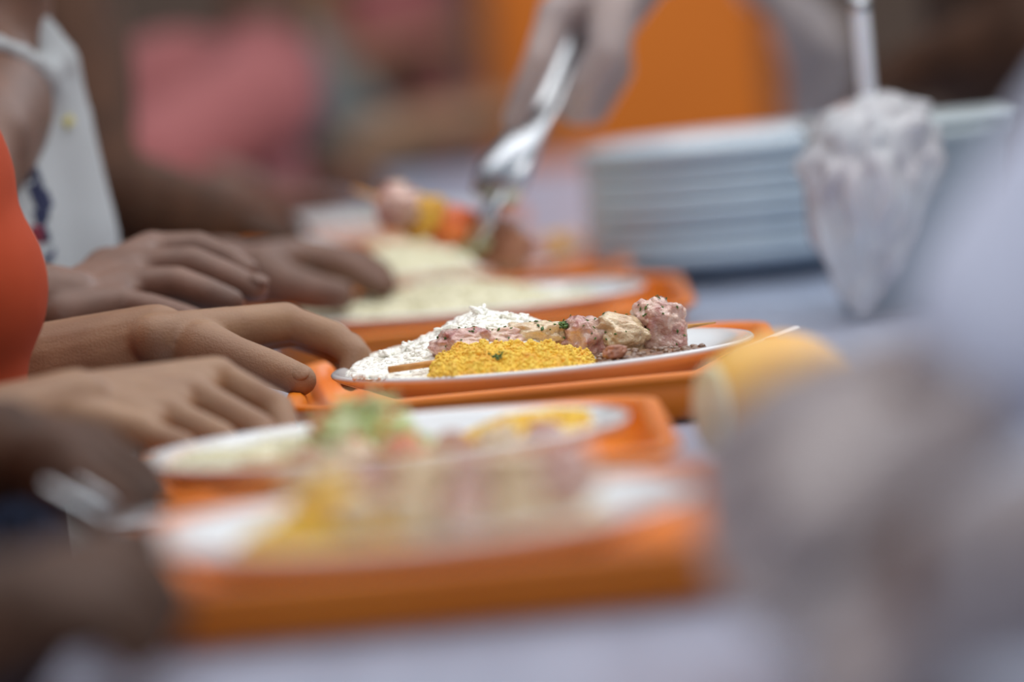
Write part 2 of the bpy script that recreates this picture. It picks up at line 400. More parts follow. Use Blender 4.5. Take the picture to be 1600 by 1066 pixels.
def chunk(c, r, seed, rot=0, sub=4, rough=.33, tilt=0):
    v, f = ICO[sub]; R = Matrix.Rotation(rot, 3, 'Z') @ Matrix.Rotation(tilt, 3, 'Y'); o = V((seed * 3.7, seed, 0)); out = []
    for p in v:
        k = 1 + rough * noise.noise(p * 1.3 + o) + rough * .5 * noise.noise(p * 3.1 + o) + rough * .22 * noise.noise(p * 7 + o)
        q = V([math.copysign(abs(a) ** .82, a) for a in p]) * k
        out.append(V(c) + R @ V((q.x * r[0], q.y * r[1], q.z * r[2])))
    return out, f
def flecks(name, meme, n, size, m, parent, seed, zmin=-9, region=None):
    """thin chopped-herb flakes lying on a surface"""
    rnd = random.Random(seed); mb = MB(); ps = meme.polygons; L = []
    for _ in range(n * 60):
        p = ps[rnd.randrange(len(ps))]
        if p.normal.z > -.1 and (p.normal.y < .3) and (region is None or region(p.center)): L.append((p.center.copy(), p.normal.copy()))
        if len(L) >= n: break
    for c, nn in L:
        u, w_ = frame_of(nn); a = rnd.uniform(0, 6.28); s = size * rnd.uniform(.5, 1.3); d = u * math.cos(a) + w_ * math.sin(a); e = nn.cross(d)
        q = [c + nn * .0004 + d * s * x + e * s * y + nn * z * s for x, y, z in ((-1, -.3, 0), (-.3, -.55, .25), (.5, -.3, .1), (1, .1, .3), (.3, .5, .05), (-.5, .4, .3))]
        q2 = [x + nn * .0004 for x in q]
        mb.add(q + q2, [(5, 4, 3, 2, 1, 0), (6, 7, 8, 9, 10, 11)] + [(i, (i + 1) % 6, (i + 1) % 6 + 6, i + 6) for i in range(6)])
    return mb.build(name, m, parent, False, 'stuff')

def skewer(name, a, b, pieces, label, r=.0020, herbs=True):
    a = V(a); b = V(b); t = empty(name, (a + b) / 2, label, 'skewer')
    mb = MB(); d = (b - a); pts = [a + d * k / 10 for k in range(11)]
    tube(mb, pts, [r] * 9 + [r * .8, r * .25], 10); mb.build('stick', 'wood', t)
    for i, (nm, c, rr, m, sd, rot, tl) in enumerate(pieces):
        mb = MB(); v, f = chunk(c, rr, sd, rot, tilt=tl); mb.add(v, f); me = mb.mesh('p'); 
        flk = None
        if herbs: src = me.copy()
        o = link(nm, me, m, t)
        if herbs:
            src.transform(Matrix.Translation(-parent_world(t)))
            # flecks are a part of their piece
            h = MB(); hh = flecks('herb_flakes', src, herbs if isinstance(herbs, int) and herbs > 1 else 16, .0011, 'herb', None, i + 3)
            hh.parent = o; bpy.data.meshes.remove(src)
    return t
ang = math.radians(18)
sk = skewer('meat_skewer', P(608, 578, 3.272), P(1118, 504, 3.365), [
    ('meat_piece', P(728, 541, 3.315), (.0185, .014, .0095), 'pork', 1, .2, 0),
    ('meat_piece', P(785, 535, 3.322), (.0150, .014, .0088), 'fat', 2, .4, 0),
    ('meat_piece', P(836, 529, 3.328), (.0190, .015, .0098), 'chicken', 3, .1, 0),
    ('meat_piece', P(908, 530, 3.330), (.0150, .015, .0125), 'pork', 14, .5, .25),
    ('meat_piece', P(966, 527, 3.335), (.0190, .016, .0118), 'chicken', 5, .3, .25),
    ('meat_piece', P(1030, 513, 3.350), (.0150, .017, .0165), 'pork', 16, .2, .1),
    ('meat_piece', P(1016, 494, 3.345), (.0100, .011, .0085), 'fat', 7, .2, .5)],
    'bamboo skewer of wet meat pieces lying across the sharp plate', herbs=16)
# loose bits on the sharp plate
o = MB(); v, f = chunk(P(962, 551, 3.262), (.0065, .006, .0042), 9, .3, 3); o.add(v, f)
tag(o.build('sausage_bit', 'dark_meat'), 'small reddish meat bit in the gravy by the farofa', 'meat')
def herb_pile(p, n, spread, label):
    mb = MB(); rnd = random.Random(n)
    for _ in range(n):
        c = p + V((rnd.gauss(0, spread[0]), rnd.gauss(0, spread[1]), rnd.uniform(-spread[2], spread[2])))
        nn = V((rnd.uniform(-.6, .6), rnd.uniform(-.9, .2), 1)).normalized(); u, w_ = frame_of(nn); s = .0016 * rnd.uniform(.5, 1.3)
        a = rnd.uniform(0, 6.28); d = u * math.cos(a) + w_ * math.sin(a); e = nn.cross(d)
        q = [c + d * s * x + e * s * y + nn * z * s for x, y, z in ((-1, -.3, 0), (-.3, -.6, .3), (.6, -.3, .1), (1, .2, .4), (.2, .55, 0), (-.6, .4, .3))]
        q2 = [x + nn * .0004 for x in q]
        mb.add(q + q2, [(5, 4, 3, 2, 1, 0), (6, 7, 8, 9, 10, 11)] + [(i, (i + 1) % 6, (i + 1) % 6 + 6, i + 6) for i in range(6)])
    return tag(mb.build('parsley', 'herb', None, False), label, 'herb', kind='stuff')
herb_pile(P(868, 510, 3.322), 110, (.0055, .003, .0014), 'bright green chopped parsley on top of the skewer meat')
herb_pile(P(778, 556, 3.262), 16, (.0020, .001, .0022), 'dark green parsley sprig in the yellow farofa')

# ---- generic heap for the blurred plates
def heap(name, c, r, h, m, label, cat, n=900, grain=.0013, elong=2.6, sub=0, seed=1, y_r=None, base_r=None, center=None, power=1.0):
    yr = y_r or r; ctr = center or c
    def fn(x, y):
        q = math.hypot((x - c[0]) / r, (y - c[1]) / yr) + .10 * noise.noise(V((x, y, seed)) * 35)
        rr = math.hypot(x - ctr[0], y - ctr[1])
        if q >= 1 or rr > .119: return None
        b = plate_h(rr); top = b + h * (1 - max(q, 0) ** 1.6) ** power
        return max(top, b + .0007)
    mb = MB(); base = lambda x, y: plate_h(math.hypot(x - ctr[0], y - ctr[1]))
    mound(mb, fn, c[0] - r, c[0] + r, c[1] - yr, c[1] + yr, base, 44, 44, jit=.003, js=90)
    scatter(mb, fn, n, c[0] - r, c[0] + r, c[1] - yr, c[1] + yr, grain, sub, elong, lift=.6, seed=seed)
    return tag(mb.build(name, m), label, cat, kind='stuff')
C1, C2, C4, C5, C6 = PL[0], PL[1], PL[3], PL[4], PL[5]
heap('rice', (C4[0] - .012, C4[1]), .108, .036, 'rice_cream', 'low cream rice spread over the plate behind the sharp one', 'rice', 2200, center=C4, y_r=.10, seed=11, power=.8)
heap('rice', (C5[0] - .020, C5[1] + .01), .094, .042, 'rice_cream', 'high mound of cream rice on the plate under the tongs', 'rice', 1800, center=C5, seed=12)
heap('rice', (C6[0] + .02, C6[1]), .075, .020, 'rice_cream', 'small rice mound on the farthest plate', 'rice', 700, center=C6, seed=13)
heap('rice', (C2[0] - .050, C2[1] - .01), .062, .027, 'rice_cream', 'cream rice at the left of the salad plate', 'rice', 900, center=C2, seed=14)
heap('farofa', (C2[0] + .055, C2[1] + .035), .050, .018, 'farofa', 'blurred yellow farofa at the back right of the salad plate', 'farofa', 900, .0012, 1.2, center=C2, seed=15)
heap('rice', (C1[0] + .004, C1[1] + .030), .080, .036, 'rice_cream', 'blurred cream rice in the middle of the nearest plate', 'rice', 1500, center=C1, seed=16, y_r=.07)
heap('farofa', (C1[0] - .034, C1[1] - .045), .046, .044, 'farofa', 'blurred deep yellow farofa at the front of the nearest plate', 'farofa', 1000, .0012, 1.2, center=C1, seed=17, y_r=.045)

# salad of the second plate: shreds and dice, each a part
t = empty('salad', (C2[0], C2[1], PZ0 + .01), 'heap of pale green shredded salad with diced tomato on second plate', 'salad')
rnd = random.Random(21); sc = P(566, 668, 2.86)
mb = MB(); v, f = chunk((sc.x, sc.y, PZ0 + .018), (.026, .024, .026), 4, 0, 3, .4); mb.add(v, f); mb.build('lettuce_core', 'lettuce', t)
lm = MB()
for k in range(230):
    u_ = rnd.gauss(0, .42); u2 = rnd.gauss(0, .45); hgt = max(0, 1 - (u_ ** 2 + u2 ** 2)) * rnd.uniform(.05, 1)
    c = V((sc.x + .042 * u_, sc.y + .034 * u2, PZ0 + .012 + .046 * hgt))
    a = V((rnd.uniform(-1, 1), rnd.uniform(-1, 1), rnd.uniform(-.4, .5))).normalized() * rnd.uniform(.004, .009); b = V((rnd.uniform(-1, 1), rnd.uniform(-1, 1), rnd.uniform(-.2, 1))) * .003
    mb = MB(); tube(mb, [c - a, c - a * .3 + b, c + a * .4 - b * .4, c + a + b * .5], [.0016, .0028, .0026, .0012], 6, flat=.35)
    if k < 180: mb.build('lettuce_shred', 'lettuce', t)
    else:
        mb = MB(); box(mb, c, (.006, .006, .005), bev=.0012, rot=rnd.uniform(0, 3)); mb.build('tomato_dice' if k < 208 else 'pepper_dice', 'tomato' if k < 208 else 'pepper', t, False)
# skewers on the blurred plates
def food_skewer(a, b, cols, label, rr=.012, seed=0, herbs=False):
    a = V(a); b = V(b); n = len(cols); ps = []
    for i, (c, s) in enumerate(cols):
        tt = (.12 + .76 * (i + .5) / n) if seed != 110 else (.20 + .80 * (i + .5) / n)
        ps.append(('vegetable_piece' if c in ('pepper', 'carrot', 'onion', 'herb') else 'meat_piece', a.lerp(b, tt), (rr * 1.15 * s, rr * 1.1 * s, rr * s), c, seed + i * 3, .3 * i, 0))
    return skewer('meat_skewer', a, b, ps, label, herbs=False)
food_skewer(P(372, 728, 2.83), P(960, 672, 2.85), [('dark_meat', .7), ('chicken', .9), ('tomato', .9), ('dark_meat', .8), ('chicken', 1), ('pork', .9)], 'blurred skewer lying on the salad plate behind the nearest plate', .0085, 30)
food_skewer(P(395, 765, 2.46), P(985, 738, 2.49), [('chicken', 1), ('pork', .9), ('chicken', 1), ('pork', .95), ('chicken', 1), ('pork', 1.05)], 'heavily blurred skewer across the nearest plate with pinkish meat pieces', .0135, 50)
food_skewer(P(470, 800, 2.42), P(900, 800, 2.42), [('chicken', .8), ('chicken', .9), ('fat', .8), ('chicken', .8)], 'blurred pale chicken skewer at the front of the nearest plate', .010, 70)
food_skewer(P(770, 405, 4.30), P(925, 370, 4.36), [('pork', .9), ('pork', 1), ('pepper', .9), ('fat', .8)], 'blurred skewer lying at the right of the plate under the tongs', .011, 90)
held = food_skewer(P(552, 296, 3.93), P(806, 392, 3.97), [('pork', .95), ('pepper', .95), ('carrot', .9), ('onion', .8), ('dark_meat', 1.15)], 'skewer of meat and peppers held in the steel tongs', .0155, 110)

# plastic fork on the sharp plate's right
t = empty('plastic_fork', P(1190, 540, 3.40), 'white plastic cutlery handle resting on the right edge of the sharp plate', 'fork')
mb = MB(); tube(mb, [P(1150, 551, 3.38), P(1180, 540, 3.39), P(1215, 525, 3.40), P(1244, 513, 3.41)], [.0028, .0030, .0034, .0036], 12, flat=.4); mb.build('handle', 'white_plastic', t)
mb = MB(); tube(mb, [P(1150, 551, 3.38), P(1130, 556, 3.375)], [.003, .006], 12, flat=.4); mb.build('fork_head', 'white_plastic', t)

# cut fruit beside the salad tray
t = empty('fruit', (.104, 2.85, CZ), 'round yellow fruit with a pale cream cut edge on the counter beside the salad plate', 'fruit')
R = .0365; fc = V((.130, 2.85, CZ + R)); cut = V((-.955, -.28, .06)).normalized()
v, f = ICO[4]; vs = []
for p in v:
    q = V(p); d = q.dot(cut)
    if d > .80: q = q - cut * (d - .80)
    vs.append(fc + V((q.x * 1.2, q.y, q.z)) * R)
mb = MB(); mb.add(vs, f); mb.build('peel', 'fruit', t)
mb = MB(); u, w_ = frame_of(cut); rr = R * math.sqrt(1 - .80 ** 2)
pts = []
for i, (a, b) in enumerate(((1.02, -.004), (1.03, .0), (.98, .0016), (.86, .002), (.02, .0014))):
    pts.append([fc + cut * (R * .80 + b) + (u * math.cos(2 * math.pi * k / 40) + w_ * math.sin(2 * math.pi * k / 40)) * rr * a for k in range(40)])
vs = [fc + V(((x - fc).x * 1.2, (x - fc).y, (x - fc).z)) for r_ in pts for x in r_]; fs = [(i * 40 + k, i * 40 + (k + 1) % 40, i * 40 + 40 + (k + 1) % 40, i * 40 + 40 + k) for i in range(4) for k in range(40)] + [tuple(range(160, 200))]
mb.add(vs, fs); mb.build('cut_face', 'pith', t)

# ------------------------------------------------------------------ plate stack on the right
SX, SY = .192, 4.42
PROF_S = [(.0005, .0), (.066, 0), (.074, .003), (.084, .008), (.112, .0165), (.1225, .0205), (.1250, .0212), (.1256, .0235), (.1256, .0275), (.1246, .0294), (.1222, .0298), (.111, .0250), (.084, .0140), (.074, .0086), (.064, .0070), (.001, .0069)]
mb = MB(); lathe(mb, PROF_S); plate_me = mb.mesh('clean_plate'); plate_me.materials.append(M['cool_lit_plate']); plate_me.shade_smooth()
for k in range(8):
    o = plate_at(SX + random.uniform(-.002, .002), SY + random.uniform(-.002, .002), 'white plate within the blurred stack standing on the counter', 'stacked clean plates', z=CZ + .001 + k * .0114)
    o['label'] = ('lowest clean plate, touching the counter, in the blurred stack', 'second plate from the bottom of the blurred clean stack', 'third plate from the bottom of the blurred clean stack', 'fourth plate from the bottom of the blurred clean stack', 'fourth plate from the top of the blurred clean stack', 'third plate from the top of the blurred clean stack', 'second plate from the top of the blurred clean stack', 'topmost clean plate, its well in view, of the blurred stack')[k]
# white tub with crumpled film and a standing handle
def P3(px, py, d): return P(px, py, d)
TX, TY = .287, 3.93
t = empty('plastic_tub', (TX, TY, CZ), 'pale grey plastic tub standing at the right of the plate stack', 'tub')
mb = MB(); n = 44; prof = [(-.012, 0), (-.010, .001), (0, .114), (.004, .115), (.005, .120), (.003, .123), (-.003, .123), (-.004, .117), (-.014, .006), (-.03, .004)]
vs = []; fs = []
for off, z in prof: vs += [(TX + x, TY + y, CZ + z) for x, y in rrect(.066 + off, .066 + off, .03)]
for i in range(len(prof) - 1):
    for k in range(n): fs.append((i * n + k, i * n + (k + 1) % n, (i + 1) * n + (k + 1) % n, (i + 1) * n + k))
fs += [tuple(range(n - 1, -1, -1)), tuple(range((len(prof) - 1) * n, len(prof) * n))]
mb.add(vs, fs); mb.build('tub_body', 'tub', t)
mb = MB(); box(mb, (TX, TY, CZ + .128), (.142, .142, .008), bev=.003); mb.build('lid', 'tub', t, False)
# crumpled film bag
t = empty('plastic_bag', (.245, 3.83, CZ), 'crumpled clear plastic bag with bright creases in front of the tub', 'bag')
v, f = ICO[4]; vs = []
for p in v:
    k = 1 + .42 * (abs(noise.noise(p * 2.0)) ** .6 - .3) + .16 * noise.noise(p * 5)
    z = p.z; rad = .72 + .34 * z
    vs.append((.248 + p.x * .056 * k * rad + .012 * z, 3.81 + p.y * .05 * k * rad, CZ + .080 + z * .074 * (1 + .2 * (k - 1))))
mb = MB(); mb.add(vs, f); mb.build('film', 'clear_bag', t)
t = empty('ladle', P(1362, 180, 3.82), 'upright white utensil handle rising out of the clear bag', 'ladle')
a = P(1366, 260, 3.82); top = a + V((0, 0, .24))
mb = MB(); tube(mb, [a, a.lerp(top, .33), a.lerp(top, .36), a.lerp(top, 1)], [.0125, .013, .013, .0135], 16, flat=.5); mb.build('handle', 'white_plastic', t)
mb = MB(); tube(mb, [a.lerp(top, .44), a.lerp(top, .47)], .0142, 16, flat=.55); mb.build('collar', 'steel', t)
mb = MB(); ellipsoid(mb, a - V((0, 0, .03)), (.024, .02, .028), sub=3); mb.build('bowl', 'white_plastic', t)

# ------------------------------------------------------------------ people
def hand_pieces(mb, wrist, kn, fingers, thumb, s=1.0, infl=0, fr=.0088, palm=.0135):
    """palm fan, four fingers and thumb as overlapping closed pieces"""
    wrist = V(wrist)
    across = (V(kn[-1]) - V(kn[0])).normalized()
    for i, k in enumerate(kn):
        base = wrist + across * (i - 1.5) * .011 * s
        capsule(mb, base, palm * 1.12 * s + infl, V(k), (palm * .86 - i * .0004) * s + infl)
        if i: capsule(mb, base.lerp(V(kn[i - 1]), .6), palm * .95 * s + infl, (V(k) * .55 + V(kn[i - 1]) * .45), palm * .72 * s + infl)
    for i, (k, js) in enumerate(zip(kn, fingers)):
        q = (1.0, 1.03, .98, .86)[i]
        chain = [V(k)] + [V(j) for j in js]; rr = [fr * 1.18 * q, fr * 1.10 * q, fr * .98 * q, fr * .86 * q]
        for a in range(len(chain) - 1): capsule(mb, chain[a], rr[a] * s + infl, chain[a + 1], rr[a + 1] * s + infl)
    ch = [V(x) for x in thumb]; rr = [.0165, .0125, .0108, .0092]
    capsule(mb, wrist.lerp(ch[0], .35), .015 * s + infl, ch[0], .0155 * s + infl)
    for a in range(len(ch) - 1): capsule(mb, ch[a], rr[a] * s + infl, ch[a + 1], rr[a + 1] * s + infl)
def nail(mb, tip, prev, up, s, mi):
    d = (V(tip) - V(prev)).normalized(); up = (V(up) - d * V(up).dot(d)).normalized(); sd = d.cross(up)
    R = Matrix((d, sd, up)).transposed(); ellipsoid(mb, V(tip) + up * .0070 * s + d * .001, (.0062 * s, .0048 * s, .0022 * s), R, 2, mi)

LIM = {}
def person(name, loc, label, skin, shirt, pants, height=1.5, lean=(0, 0), arms=(), facing=1, width=.30, sleeves=.55, belly=0, bust=0, extra_shirt=(), shirt_vox=.008, hair=True, depth=.19, tank=False, extra_pants=None):
    """facing +1: towards +x (customers), -1: towards -x (servers).  arms: dicts with wrist, elbow, hand (kn, fingers, thumb), glove"""
    x0, y0 = loc; k = height / 1.5; f = facing
    t = empty(name, (x0, y0, 0), label, 'person')
    hip = V((x0, y0, .80 * k)); ch = V((x0 + lean[0] * .6, y0 + lean[1] * .6, 1.10 * k)); sh = V((x0 + lean[0], y0 + lean[1], 1.24 * k)); nk = sh + V((f * .015, 0, .05 * k)); hd = nk + V((f * .035 + lean[0] * .2, 0, .145 * k))
    body = MB(); dx = depth / 2; wy = width / 2
    def torso(mb, g, low, shoulders=True):
        ellipsoid(mb, ch, (dx * 1.0 + g, wy * 1.0 + g, .17 * k + g), sub=3)
        ellipsoid(mb, (hip + ch) / 2 + V((f * belly * .5, 0, 0)), (dx * .95 + g + belly, wy * .88 + g, .19 * k + g), sub=3)
        if low: ellipsoid(mb, hip, (dx * 1.05 + g, wy * 1.02 + g, .13 * k + g), sub=3)
        for s in (-1, 1) if shoulders else ():
            capsule(mb, sh + V((0, s * wy * .35, -.02)), .055 * k + g, sh + V((0, s * wy * 1.05, -.045 * k)), .047 * k + g)
            if bust: ellipsoid(mb, ch + V((f * (dx * .75), s * wy * .42, .03)), (bust + g, .065 + g, .07 + g), sub=3)
    torso(body, 0, True)
    capsule(body, sh - V((0, 0, .03)), .050 * k, nk + V((0, 0, .06 * k)), .046 * k)
    # head: skull, jaw, nose, lips, ears
    ellipsoid(body, hd + V((-f * .008, 0, .015 * k)), (.088 * k, .072 * k, .10 * k), sub=3)
    ellipsoid(body, hd + V((f * .030, 0, -.045 * k)), (.052 * k, .052 * k, .055 * k), sub=3)
    capsule(body, hd + V((f * .076 * k, 0, .012 * k)), .008 * k, hd + V((f * .094 * k, 0, -.020 * k)), .013 * k)
    capsule(body, hd + V((f * .074 * k, -.016, -.050 * k)), .009 * k, hd + V((f * .074 * k, .016, -.050 * k)), .009 * k)
    for s in (-1, 1): ellipsoid(body, hd + V((0, s * .074 * k, -.005 * k)), (.016 * k, .008 * k, .028 * k), sub=2)
    for s in (-1, 1):
        hp = hip + V((0, s * wy * .5, -.03)); kn_ = V((x0 + f * .01, y0 + s * wy * .5, .43 * k)); an = V((x0 - f * .01, y0 + s * wy * .5, .07 * k))
        capsule(body, hp, .080 * k, kn_, .055 * k); capsule(body, kn_, .054 * k, an, .036 * k)
        capsule(body, an - V((f * .02, 0, .035)), .030 * k, an + V((f * .13 * k, s * .01, -.045 * k)), .024 * k)
    sleeve = MB()
    final = MB(); gloves = []
    for a in arms:
        s = a['side']; shp = sh + V((0, s * wy * 1.05, -.045 * k)); el = V(a['elbow']); wr = V(a['wrist'])
        r1, r2, r3 = a.get('r', (.042, .034, .024))
        capsule(body, shp, r1 * 1.05, el, r2); mid = el.lerp(wr, .45)
        capsule(body, el, r2, mid, r2 * .92)
        sl = a.get('sleeve', sleeves)
        if sl > 0:
            e_ = shp.lerp(el, min(sl, 1)); capsule(sleeve, shp, r1 * 1.05 + .013, e_, r2 + .018, flat_ends=False)
            if sl > 1: capsule(sleeve, el, r2 + .016, el.lerp(wr, sl - 1), r3 + .018)
        hm = MB(); m2 = el.lerp(wr, .30)
        capsule(hm, m2, r2 * .98, el.lerp(wr, .62), (r2 * .55 + r3 * .5)); capsule(hm, el.lerp(wr, .62), (r2 * .55 + r3 * .5), wr, r3)
        if a.get('kn'):
            hand_pieces(hm, wr, a['kn'], a['fingers'], a['thumb'], a.get('s', 1))
            if a.get('glove'):
                gm = MB(); hand_pieces(gm, wr, a['kn'], a['fingers'], a['thumb'], a.get('s', 1), infl=.0022)
                capsule(gm, wr, r3 + .003, wr.lerp(el, .28), r3 + .009, flat_ends=True); gloves.append(gm)
        vx = a.get('vox', .0022); join_mesh(final, remesh(hm, vx, a.get('smooth', 5)), 0)
        for n_ in a.get('nails', ()): nail(final, n_[0], n_[1], n_[2], a.get('s', 1), 1)
    join_mesh(final, remesh(body, .011, 3), 0)
    # eyes and lips sit in the same mesh with their own colours
    for s in (-1, 1): ellipsoid(final, hd + V((f * .070 * k, s * .030 * k, .004 * k)), (.012 * k, .015 * k, .010 * k), sub=2, mi=2); ellipsoid(final, hd + V((f * .080 * k, s * .030 * k, .004 * k)), (.005, .006, .006), sub=1, mi=3)
    capsule(final, hd + V((f * .083 * k, -.018, -.052 * k)), .0045, hd + V((f * .083 * k, .018, -.052 * k)), .0045, 8, mi=4)
    b = final.build('body', [skin, 'nail', 'plate', 'hair', 'lips'], t)
    sm = MB(); torso(sm, .010, False, not tank)
    for fn_ in extra_shirt: fn_(sm)
    capsule(sm, ch, wy * .7, hip - V((0, 0, .02)), wy * .82)
    sm.v += []; off = len(sm.v); sm.v += sleeve.v; sm.f += [tuple(i + off for i in q) for q in sleeve.f]; sm.m += sleeve.m
    sh_o = link('shirt', remesh(sm, shirt_vox, 4), shirt, t)
    pm = MB(); ellipsoid(pm, hip, (dx * 1.05 + .014, wy * 1.02 + .014, .13 * k), sub=3)
    for s in (-1, 1):
        kn_ = V((x0 + f * .01, y0 + s * wy * .5, .43 * k)); an = V((x0 - f * .01, y0 + s * wy * .5, .10 * k))
        capsule(pm, hip + V((0, s * wy * .5, -.03)), .092 * k, kn_, .068 * k); capsule(pm, kn_, .068 * k, an, .056 * k, flat_ends=False)
    if extra_pants: extra_pants(pm)
    link('trousers', remesh(pm, .012, 3), pants, t)
    sm = MB()
    for s in (-1, 1): capsule(sm, V((x0 - f * .04, y0 + s * wy * .5, .036)), .036, V((x0 + f * .13 * k, y0 + s * wy * .5, .030)), .030)
    link('shoes', remesh(sm, .008, 3), 'rubber', t)
    if hair:
        hm = MB(); ellipsoid(hm, hd + V((-f * .022, 0, .030 * k)), (.090 * k, .080 * k, .100 * k), sub=3); ellipsoid(hm, hd + V((-f * .075 * k, 0, -.02 * k)), (.045 * k, .055 * k, .07 * k), sub=3)
        link('hair', remesh(hm, .009, 2), 'hair', t)
    for gm in gloves: link('glove', remesh(gm, .0026, 3), 'glove', t)
    return t, sh_o

def J(*l): return [P(*p) for p in l]
UP = V((0, -.35, 1))

# --- customer in orange at the sharp plate
armA = dict(side=-1, elbow=P(-250, 770, 2.97), wrist=P(118, 640, 3.045), r=(.040, .031, .0225), s=1.05,
    kn=J((338, 590, 3.115), (298, 618, 3.085), (258, 648, 3.055), (214, 674, 3.03)),
    fingers=[J((432, 640, 3.115), (447, 683, 3.10), (432, 704, 3.085)), J((405, 675, 3.082), (418, 712, 3.07), (402, 730, 3.06)),
             J((345, 688, 3.052), (360, 722, 3.045), (345, 738, 3.04)), J((284, 700, 3.022), (300, 728, 3.02), (290, 742, 3.02))],
    thumb=J((230, 640, 3.12), (330, 660, 3.15), (400, 690, 3.16), (440, 700, 3.15)))
tb, tt = P(424, 577, 3.345), P(470, 594, 3.335)
armB = dict(side=1, elbow=P(-160, 640, 3.42), wrist=P(243, 533, 3.38), r=(.040, .031, .0225), s=1.05,
    kn=J((446, 503, 3.405), (462, 512, 3.425), (462, 512, 3.450), (440, 514, 3.475)),
    fingers=[J((522, 528, 3.40), (556, 556, 3.39), (548, 592, 3.385)), J((545, 545, 3.42), (566, 570, 3.415), (556, 590, 3.41)),
             J((545, 545, 3.45), (565, 572, 3.445), (556, 590, 3.44)), J((520, 545, 3.475), (545, 568, 3.47), (540, 588, 3.465))],
    thumb=[P(318, 545, 3.36), P(368, 560, 3.35), tb, tt], nails=[(tt, tb, V((.35, -1, .45)))])
def orange_chest(mb):
    p = P(-105, 452, 3.22); ellipsoid(mb, p, (.066, .075, .066), sub=3)
    p = P(-140, 300, 3.22); ellipsoid(mb, p, (.060, .085, .07), sub=3)
    capsule(mb, P(-80, 560, 3.22), .046, P(-70, 720, 3.22), .040)
    capsule(mb, V((-.335, 3.22, 1.0)), .058, V((-.333, 3.22, .985)), .062)
person('person', (-.40, 3.23), 'customer in an orange shirt holding the tray of the sharp plate with both hands', 'skin_tan', 'orange_cloth', 'denim', 1.50, (0, 0), [armA, armB], 1, .28, .5, extra_shirt=[orange_chest], depth=.15, extra_pants=lambda mb: capsule(mb, V((-.335, 3.22, .93)), .075, V((-.34, 3.22, .60)), .088))

# --- customer in white with printed shirt
armC = dict(side=-1, elbow=P(-120, 470, 3.50), wrist=P(108, 478, 3.52), r=(.038, .031, .024), s=1.13,
    kn=J((238, 392, 3.60), (216, 418, 3.57), (200, 446, 3.54), (186, 474, 3.515)),
    fingers=[J((308, 388, 3.60), (352, 404, 3.595), (384, 424, 3.59)), J((298, 412, 3.565), (352, 432, 3.56), (398, 452, 3.555)),
             J((276, 442, 3.535), (325, 458, 3.53), (362, 472, 3.53)), J((236, 482, 3.51), (276, 492, 3.505), (305, 500, 3.50))],
    thumb=J((170, 430, 3.60), (240, 440, 3.63), (300, 450, 3.64), (340, 462, 3.64)),
    nails=[(P(398, 452, 3.555), P(352, 432, 3.56), V((.5, -.5, .8)))])
armD = dict(side=1, elbow=P(60, 470, 3.90), wrist=P(352, 425, 3.88), r=(.038, .031, .024), s=1.2,
    kn=J((478, 402, 3.91), (490, 402, 3.935), (490, 404, 3.96), (475, 408, 3.985)),
    fingers=[J((545, 418, 3.90), (582, 440, 3.895), (598, 448, 3.89)), J((560, 412, 3.93), (592, 430, 3.925), (602, 446, 3.92)),
             J((560, 414, 3.955), (590, 432, 3.95), (598, 446, 3.945)), J((535, 418, 3.98), (568, 436, 3.975), (580, 446, 3.97))],
    thumb=J((410, 430, 3.86), (450, 446, 3.85), (495, 458, 3.845), (530, 462, 3.84)))
def white_front(mb):
    capsule(mb, P(74, 118, 3.78), .024, P(76, 380, 3.78), .049); capsule(mb, P(76, 380, 3.78), .049, P(70, 520, 3.78), .055)
    capsule(mb, P(40, 300, 3.78), .045, P(30, 400, 3.78), .06)
    tube(mb, [P(0, -60, 3.77), P(38, 10, 3.77), P(70, 60, 3.77), P(92, 110, 3.77)], [.010, .011, .013, .020], 14)
    tube(mb, [P(-40, 62, 3.70), P(0, 70, 3.70), P(45, 92, 3.72), P(80, 125, 3.75)], [.009, .009, .009, .014], 14)
wp, wshirt = person('person', (-.375, 3.79), 'customer in a white sleeveless shirt with navy print behind the orange shirt', 'skin_brown', 'white_cloth', 'denim', 1.42, (.04, 0), [armC, armD], 1, .27, 0, extra_shirt=[white_front], depth=.13, tank=True)
# printed emblem on the white shirt
bvh = BVHTree.FromPolygons([v.co + parent_world(wp) for v in wshirt.data.vertices], [tuple(p.vertices) for p in wshirt.data.polygons])
def stroke(mb, pts, wd):
    L = []
    for a, b in zip(pts, pts[1:]):
        for k in range(5): L.append((a[0] + (b[0] - a[0]) * k / 5, a[1] + (b[1] - a[1]) * k / 5))
    out = []
    for px, py in L:
        h = bvh.ray_cast(CAM, (P(px, py, 1) - CAM).normalized())
        if h[0] is not None: out.append(h[0] + h[1].normalized() * (.0006 if h[1].dot(FW) < 0 else -.0006))
    if len(out) > 2: tube(mb, out, wd, 8, flat=.25, side=V((.4, 0, 1)))
for nm, m, st in (('navy_print', 'print_navy', [([(36, 236), (38, 262), (44, 290)], .004), ([(48, 262), (58, 285), (62, 305)], .0035), ([(44, 290), (56, 320), (62, 350)], .005), ([(62, 300), (72, 325), (70, 350)], .005), ([(52, 330), (60, 352), (66, 372)], .004), ([(70, 340), (66, 360), (72, 385)], .0035), ([(68, 410), (78, 402), (84, 394)], .0045)]),
                  ('red_print', 'print_red', [([(46, 362), (58, 366), (70, 362)], .0045), ([(50, 374), (60, 378), (70, 374)], .002), ([(72, 408), (80, 400)], .0015)]),
                  ('yellow_print', 'print_yellow', [([(100, 186), (106, 194), (104, 204)], .005)])):
    mb = MB()
    for pts, wd in st: stroke(mb, pts, wd)
    if mb.v: mb.build(nm, m, wshirt)

